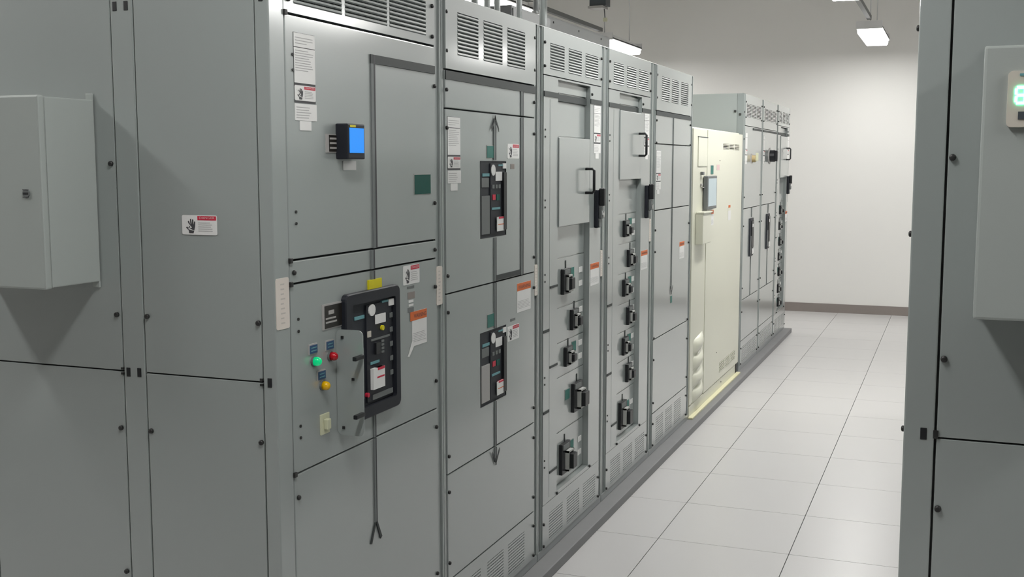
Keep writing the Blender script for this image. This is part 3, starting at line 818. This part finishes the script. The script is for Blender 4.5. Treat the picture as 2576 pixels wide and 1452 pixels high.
# ------------------------------------------------------------------ cream cabinet
def cream():
    y0, y1, zt = 7.440, 9.290, 2.024
    t = thing('cream_cabinet', 'cream-painted equipment cabinet with a small screen, lower than the grey cabinets', 'cabinet', (XF, y0, 0))
    W = y1 - y0
    Y = lambda v: v - y0
    box(t, 'carcass', 'cream', -DEP, -0.030, 0, W, 0.130, zt, 0.004)
    box(t, 'plinth_box', 'cream', -DEP, -0.012, 0.01, W - 0.05, CURB, 0.132)
    box(t, 'plinth_cover', 'cream', -0.012, -0.002, 0.005, Y(7.60), CURB, 0.128, 0.002)
    box(t, 'plinth_cover', 'cream', -0.012, -0.004, Y(7.603), Y(9.16), CURB, 0.128, 0.002)
    box(t, 'foot_rail', 'creamstrip', -0.004, 0.028, -0.01, W - 0.03, CURB + 0.0005, 0.058, 0.002)
    dz0, dz1 = 0.136, zt - 0.012
    p0, p1 = Y(7.52), Y(7.905)
    box(t, 'side_stile', 'cream', -0.030, 0.0, 0.004, p0 - 0.003, dz0, dz1, 0.003)
    box(t, 'narrow_door', 'cream', -0.030, -0.004, p0, p1 - 0.002, dz0, dz1, 0.003)
    hv = [(Y(8.470), Y(9.140), 1.884, 1.928), (Y(8.480), Y(9.130), 0.185, 0.262)]
    plate(t, 'wide_door', 'cream', -0.030, 0.0, p1 + 0.002, W - 0.004, dz0, dz1, hv)
    for (ya, yb, za, zb), n in zip(hv, (4, 6)):
        pz = (zb - za) / n
        for r in range(n):
            o = box(t, 'louver_slat', 'cream', -0.010, 0.002, ya, yb, za + (r + 0.5) * pz - pz * 0.22, za + (r + 0.5) * pz + pz * 0.22)
        for k in (1, 2):
            box(t, 'vent_divider', 'cream', -0.010, 0.002, ya + k * (yb - ya) / 3 - 0.012, ya + k * (yb - ya) / 3 + 0.012, za, zb)
        box(t, 'vent_shade', 'inside_shade', -0.0298, -0.028, ya, yb, za, zb)  # dark sheet in place of the shade behind these louvers
    # upper inset, indicator plates, document pocket
    box(t, 'inset_panel', 'cream', -0.004, 0.002, Y(7.600), Y(7.890), 1.760, 1.955, 0.003)
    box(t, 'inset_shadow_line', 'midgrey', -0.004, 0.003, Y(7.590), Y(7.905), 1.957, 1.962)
    box(t, 'key_switch', 'midgrey', -0.004, 0.016, Y(7.690), Y(7.735), 1.700, 1.722, 0.003)
    box(t, 'key_switch', 'palegrey', -0.004, 0.008, Y(7.690), Y(7.725), 1.625, 1.642, 0.003)
    box(t, 'key_switch', 'palegrey', -0.004, 0.008, Y(7.730), Y(7.800), 1.610, 1.616, 0.001)
    pk = box(t, 'document_pocket', 'cream', -0.004, 0.050, Y(7.555), Y(7.830), 1.230, 1.440, 0.005)
    box(pk, 'pocket_lip', 'cream', 0.0, 0.058, Y(7.550), Y(7.835), 1.440, 1.450, 0.002)
    # screen in a dark frame
    s = box(t, 'operator_screen', 'midgrey', 0.0, 0.032, Y(7.775), Y(8.100), 1.458, 1.692, 0.006)
    box(s, 'screen_glass', 'palescreen', 0.032, 0.0335, Y(7.800), Y(8.075), 1.480, 1.674)
    green_label(t, Y(8.020), Y(8.110), 1.702, 1.764)
    warning(t, Y(8.030), Y(8.150), 1.335, 1.444); 
    p = box(t, 'warning_label', 'cream', 0, 0.0012, Y(8.710), Y(8.830), 1.340, 1.440)
    box(p, 'white_face', 'white', 0.0012, 0.0016, Y(8.710), Y(8.825), 1.342, 1.415)
    box(p, 'orange_header', 'orange', 0.0012, 0.0020, Y(8.720), Y(8.800), 1.438, 1.458)
    box(t, 'faded_sticker', 'pinkish', 0, 0.0012, Y(8.240), Y(8.340), 1.730, 1.770)
    # bulging louver hoods
    for zz in (0.535, 0.420, 0.300, 0.190):
        bm = bmesh.new()
        n = 10; rows = []
        for i in range(n + 1):
            u = i / n; ring = []
            for k in range(n + 1):
                v = k / n
                hgt = 0.036 * math.sin(math.pi * u) ** 0.7 * math.sin(math.pi * v) ** 0.5
                ring.append(bm.verts.new((hgt, (u - 0.5) * 0.30, (v - 0.5) * 0.095 + (u - 0.5) * 0.03)))
            rows.append(ring)
        for r0, r1 in zip(rows, rows[1:]):
            for k in range(n): bm.faces.new([r0[k], r0[k + 1], r1[k + 1], r1[k]])
        put('louver_hood', finish(bm, 'cream', 'louver_hood', True), t, (-0.004, Y(7.70), zz))
    for (yy, zz) in ((8.36, 0.36), (8.56, 0.10), (8.35, 1.80)):
        screw(t, Y(yy), zz)
    box(t, 'corner_gap', 'black', -0.040, -0.006, W - 0.046, W - 0.004, CURB, 0.128)  # black block put in for the dark gap at the plinth end
cream()

# ------------------------------------------------------------------ far cabinets of the long row
def far_power(y0, yend, label, kind):
    t = open_cabinet(y0, label)
    W = yend - y0
    carcass(t, 0, W)
    post(t, 0.0005, 0.045); post(t, W - 0.045, W - 0.0005)
    a, b = 0.046, W - 0.046
    wv = b - a
    vcols = [(a + 0.08 * wv, a + 0.345 * wv), (a + 0.385 * wv, a + 0.645 * wv), (a + 0.685 * wv, a + 0.95 * wv)]
    vent(t, 'vent_panel', vcols, 2.165, 2.272, a, b, 2.092, 2.345, rows=9, single=False)
    leaf(t, 'header_panel', a, b, 1.404, 2.090); leaf(t, 'upper_door', a, b, 0.640, 1.404); leaf(t, 'lower_door', a, b, 0.292, 0.640)
    vent(t, 'bottom_vent_panel', vcols, 0.100, 0.235, a, b, 0.085, 0.290, rows=9, tilt=False, single=False)
    bus(t, a + 0.45 * wv if kind == 0 else a, b, 2.062, 2.080)
    drop(t, a + 0.46 * wv, a + 0.49 * wv, 1.320, 1.402)
    p = box(t, 'power_breaker', 'panel_dark', -0.001, 0.010, a + 0.36 * wv, a + 0.56 * wv, 0.985, 1.312, 0.002)
    box(p, 'center_cover', 'black', 0.010, 0.018, a + 0.42 * wv, a + 0.53 * wv, 1.06, 1.29)
    box(p, 'data_label', 'white', 0.018, 0.020, a + 0.43 * wv, a + 0.49 * wv, 1.235, 1.262)
    box(p, 'lockout_tag', 'white', 0.018, 0.022, a + 0.43 * wv, a + 0.52 * wv, 1.005, 1.050)
    box(p, 'trip_unit', 'midgrey', 0.010, 0.014, a + 0.37 * wv, a + 0.42 * wv, 1.01, 1.16)
    rating_strip(t, a + 0.02, a + 0.115, 2.03, detail=False)
    drop(t, a + 0.475 * wv, a + 0.485 * wv, 0.642, 0.980)
    ends_bolts(t, a + 0.012, b - 0.012, (2.284, 2.158, 1.50, 1.260, 0.74, 0.54, 0.230, 0.100))
    bracket(t, W - 0.3)
    return t, a, b, wv

t6, a, b, wv = far_power(9.345, 10.275, 'grey switchgear cabinet with a brass-coloured lock, first beyond the cream cabinet', 0)
box(t6, 'side_sheet', 'grey', -DEP, -0.060, -0.006, 0.0, CURB, 2.348)
box(t6, 'side_post', 'post', -0.058, -0.004, -0.006, 0.0, CURB, 2.348)
for zz in (2.20, 1.98): bolt(t6, 0.02, zz, -0.006)
for (xx, zz) in ((-0.075, 2.205), (-0.035, 2.180)):
    box(t6, 'side_bolt', 'bolt', xx - 0.009, xx + 0.009, -0.014, -0.006, zz - 0.009, zz + 0.009, 0.003)
p = box(t6, 'lock_plate', 'palegrey', 0, 0.004, a + 0.36 * wv, a + 0.48 * wv, 1.78, 1.86)
p = disc(t6, 'brass_lock', 'brass', a + 0.42 * wv, 1.82, 0.030, 0.030, 0.0, 0.035, 14)
box(p, 'lock_lever', 'ivory', 0.035, 0.055, a + 0.40 * wv, a + 0.44 * wv, 1.80, 1.87, 0.003)
t7, a, b, wv = far_power(10.276, 11.185, 'grey switchgear cabinet with a round black knob, middle of three beyond the cream cabinet', 1)
p = disc(t7, 'selector_plate', 'palegrey', a + 0.50 * wv, 1.850, 0.075, 0.075, 0.0, 0.006, 16)
disc(p, 'selector_knob', 'black', a + 0.50 * wv, 1.850, 0.055, 0.055, 0.006, 0.050, 16)
box(p, 'selector_grip', 'black', 0.050, 0.075, a + 0.48 * wv, a + 0.52 * wv, 1.800, 1.900, 0.004)

def sec8():
    y0, yend = 11.186, 12.060
    t = distribution(y0, yend, y0 + 0.045, yend - 0.05, y0 + 0.12, yend - 0.16,
        'grey distribution cabinet at the far end of the long row, with seven small breakers',
        [1.400, 1.230, 1.070, 0.910, 0.760, 0.600, 0.430, 0.304],
        [(y0 + 0.50, 1.311, 0.12, 0.09, 0), (y0 + 0.44, 1.150, 0.11, 0.08, 3), (y0 + 0.50, 0.990, 0.12, 0.09, 0), (y0 + 0.44, 0.838, 0.11, 0.08, 3), (y0 + 0.50, 0.680, 0.12, 0.09, 0), (y0 + 0.46, 0.510, 0.11, 0.09, 3), (y0 + 0.50, 0.365, 0.12, 0.09, 0)],
        (y0 + 0.20, yend - 0.19, (1.820, 1.935)), yend - 0.158, (yend - 0.195, 1.18), (1.640, 2.050), (yend - 0.09, 1.56), 1.25, far=True)
sec8()

# ------------------------------------------------------------------ near-end cladding of both rows
def cladding(xc, label, panels, posts, slots, bolts_, depth):
    """local frame: x looks at the viewer, y runs along the room's width from the corner"""
    t = thing('end_cladding', label, 'panel', (xc, YE, 0), -math.pi / 2)
    ya = min(p[0] for p in posts + panels); yb = max(p[1] for p in posts + panels)
    box(t, 'backing_sheet', 'body', -0.034, -0.022, ya + 0.002, yb - 0.002, CURB, 2.34)
    for (a, b) in posts:
        box(t, 'frame_post', 'grey', -0.022, 0.0, a, b, CURB + 0.001, 2.348, 0.003)
    for (a, b) in panels:
        for z0, z1 in ((0.085, 0.200), (0.200, 1.204), (1.204, 2.245), (2.245, 2.348)):
            box(t, 'end_panel', 'grey', -0.022, -0.001, a + 0.0025, b - 0.0025, z0 + 0.0018, z1 - 0.0018, 0.002)
    for (y, z) in slots:
        box(t, 'slot_plug', 'black', -0.004, 0.0015, y - 0.0065, y + 0.0065, z - 0.0125, z + 0.0125, 0.001)
    for (y, z) in bolts_:
        bolt(t, y, z, 0.0, 0.0070)
    return t

def left_end():
    X = lambda a: a - XF
    t = cladding(XF, 'grey bolted end panels of the long cabinet row, with a red-headed danger label',
        [(X(-2.053), X(-1.673)), (X(-2.620), X(-2.128))], [(X(-1.671), X(-1.631)), (X(-2.126), X(-2.055)), (X(-2.690), X(-2.622))],
        [(X(-2.111), 1.202), (X(-2.074), 1.203), (X(-1.652), 1.204), (X(-2.111), 2.194), (X(-2.074), 2.194), (X(-1.652), 2.196)],
        [(X(xx), zz) for xx in (-2.143, -2.040, -1.682) for zz in (1.776, 1.361, 1.042, 0.627) if not (xx > -2.1 and zz in (1.776, 0.627))], DEP)
    danger(t, X(-1.914), X(-1.803), 1.588, 1.640, 0.0)
    for xx in (-2.131, -1.677):
        for dz in (0.008, -0.006):
            box(t, 'latch_stud', 'bolt', -0.003, 0.003, X(xx) - 0.004, X(xx) + 0.004, 1.203 + dz - 0.003, 1.203 + dz + 0.003)
def right_end():
    X = lambda a: a - XR
    t = cladding(XR, 'grey bolted end panels of the short cabinet row across the aisle',
        [(X(-0.019), X(0.40)), (X(0.47), X(0.91))], [(X(-0.0815), X(-0.021)), (X(0.402), X(0.468)), (X(0.912), X(0.978))],
        [(X(-0.042), 1.211), (X(-0.042), 2.20)],
        [(X(-0.008), zz) for zz in (1.787, 1.372, 1.053)], DEP)
    box(t, 'latch_stud', 'bolt', -0.003, 0.003, X(-0.018) - 0.005, X(-0.018) + 0.005, 1.203, 1.220)
left_end(); right_end()

# ------------------------------------------------------------------ boxes hung on the end panels
def wall_box(x0, x1, z0, z1, label):
    D = 0.207
    t = thing('junction_box', label, 'box', (x0, YE, z0), -math.pi / 2)
    W, H = x1 - x0, z1 - z0
    box(t, 'box_body', 'boxgrey', 0.002, D - 0.026, 0.003, W - 0.003, 0.003, H - 0.003, 0.003)
    box(t, 'groove_shade', 'ink', D - 0.026, D - 0.022, 0.012, W - 0.012, 0.012, H - 0.012)  # dark filler for the shade in the groove behind the door
    box(t, 'box_door', 'boxgrey', D - 0.022, D, 0, W, 0, H, 0.005)
    for yy in (0.004, W - 0.026):
        for zz in (-0.014, H - 0.004):
            box(t, 'mounting_ear', 'boxgrey', 0.001, 0.007, yy, yy + 0.022, zz, zz + 0.018, 0.001)
    return t, W, H, D

t, W, H, D = wall_box(-2.60, -2.190, 1.449, 1.951, 'grey metal junction box with a quarter-turn lock, on the end of the long row')
p = disc(t, 'quarter_turn_lock', 'midgrey', W - 0.050, 0.250, 0.011, 0.011, D, D + 0.004, 16)
box(p, 'lock_slot', 'black', D + 0.004, D + 0.0046, W - 0.058, W - 0.042, 0.2475, 0.2525)
boxes(p, 'lock_ring', 'ink', [(D + 0.0035, D + 0.0045, W - 0.060, W - 0.040, 0.2585, 0.2605), (D + 0.0035, D + 0.0045, W - 0.060, W - 0.040, 0.2395, 0.2415)])
t, W, H, D = wall_box(0.040, 0.440, 1.484, 1.988, 'grey metal junction box with a glowing green readout, on the end of the short row')
p = prism(t, 'meter_bezel', 'beige', rrect(0.041, 0.141, 0.356, 0.457, 0.008, 3), D, D + 0.010)
# seven-segment digit and keys
def seg(y, z, w_, h, name='readout_segment', m='ledgreen'):
    box(p, name, m, D + 0.010, D + 0.0115, y - w_ / 2, y + w_ / 2, z - h / 2, z + h / 2)
for k in range(3):
    yy = 0.063 + 0.027 * k
    for dz in (-0.014, 0, 0.014): seg(yy, 0.413 + dz, 0.013, 0.0045)
    for dy in (-0.0075, 0.0075):
        for dz in (-0.007, 0.007): seg(yy + dy, 0.413 + dz, 0.004, 0.010)
seg(0.090, 0.450, 0.060, 0.004, 'meter_marking', 'tealink')
for k in range(3): seg(0.068 + 0.024 * k, 0.377, 0.016, 0.014, 'meter_key', 'fork')

# ------------------------------------------------------------------ short row across the aisle
GRP2 = 'grey switchgear cabinets in the short row'
ORD = ['nearest', 'second', 'third', 'fourth', 'fifth', 'farthest']
for k in range(6):
    ya = YE + 0.034 + k * 0.972; yb = ya + 0.970
    t = thing('switchgear_cabinet', 'grey switchgear cabinet facing the aisle from the short row, ' + ORD[k] + ' of six', 'cabinet', (XR, yb, 0), math.pi, GRP2)
    W = yb - ya
    carcass(t, 0, W)
    post(t, 0.0005, 0.036); post(t, W - 0.036, W - 0.0005)
    a, b = 0.037, W - 0.037
    vc = [(a + 0.1, a + 0.29), (a + 0.35, a + 0.54), (a + 0.6, a + 0.79)]
    vent(t, 'vent_panel', vc, 2.150, 2.296, a, b, 2.098, 2.345, rows=11, single=False)
    leaf(t, 'upper_door', a, b, 1.325, 2.096); leaf(t, 'lower_door', a, b, 0.682, 1.325); leaf(t, 'bottom_panel', a, b, 0.292, 0.682)
    vent(t, 'bottom_vent_panel', vc, 0.104, 0.240, a, b, 0.085, 0.290, rows=11, tilt=False, single=False)
    ends_bolts(t, a + 0.012, b - 0.012, (2.284, 2.057, 1.625, 1.200, 0.747, 0.230))

# ------------------------------------------------------------------ conduits, gutter and hanging device above the row
for k, (x, y, r, zt, lab) in enumerate((
        (-1.80, 4.412, 0.0135, 2.352, 'bright steel conduit rising between two glimpses of a strip light'),
        (-1.80, 4.665, 0.0135, 2.352, 'steel conduit rising from the roof of the two-breaker cabinet'),
        (-2.10, 5.690, 0.015, 2.549, 'thin grey conduit rising from the pull box'),
        (-1.72, 4.752, 0.0175, 2.352, 'thickest steel conduit, rising at the joint beside the five-breaker cabinet'),
        (-2.00, 4.780, 0.0150, 2.352, 'dull steel conduit just behind the bright one'),
        (-1.80, 4.175, 0.0140, 2.352, 'pale steel conduit nearest the near-end cabinet'))):
    t = thing('conduit', lab, 'conduit', (x, y, zt), 0, 'conduits above the long row')
    tube(t, 'pipe', 'steel', [(0, 0, 0), (0, 0, CZ - zt)], r, 12)
    tube(t, 'locknut', 'steel', [(0, 0, 0.0), (0, 0, 0.016)], r * 1.45, 8)
    tube(t, 'coupling', 'steel', [(0, 0, 0.55), (0, 0, 0.60)], r * 1.2, 12)
t = thing('wiring_gutter', 'long grey wiring gutter lying on the cabinet roofs behind the conduits', 'gutter', (-2.5, 6.45, 2.351))
box(t, 'gutter_body', 'duct', -0.15, 0.15, 0, 1.43, 0.0, 0.325, 0.004)
box(t, 'gutter_cover', 'duct', 0.15, 0.158, 0.01, 1.42, 0.012, 0.31, 0.002)
for yy in (0.2, 0.7, 1.2): box(t, 'cover_screw', 'bolt', 0.158, 0.162, yy, yy + 0.014, 0.285, 0.297)

t = thing('pull_box', 'small grey pull box on the cabinet roofs with a conduit rising from it', 'box', (-2.15, 5.21, 2.351))
box(t, 'box_shell', 'duct', -0.10, 0.10, 0, 0.56, 0, 0.196, 0.003)
box(t, 'box_lid', 'duct', 0.10, 0.106, 0.01, 0.55, 0.012, 0.184, 0.002)
for yy in (0.03, 0.51): box(t, 'lid_screw', 'bolt', 0.106, 0.110, yy, yy + 0.014, 0.09, 0.104)

t = thing('hanging_device', 'small dark box hung from the ceiling above the cabinets, with a short cord', 'device', (-3.38, 11.0, 3.34))
box(t, 'housing', 'fork', -0.085, 0.085, -0.08, 0.08, 0.0, 0.20, 0.006)
box(t, 'ledge', 'palegrey', -0.095, 0.06, -0.10, 0.08, -0.025, -0.002, 0.002)
tube(t, 'drop_rod', 'steel', [(0, 0, 0.20), (0, 0, CZ - 3.34)], 0.010, 8)
tube(t, 'cord', 'ink', [(0.045, 0, -0.02), (0.05, 0.0, -0.06), (0.055, 0, -0.115)], 0.005, 6)
disc(t, 'cord_knob', 'ivory', 0.0, -0.13, 0.022, 0.020, 0.04, 0.075, 12)
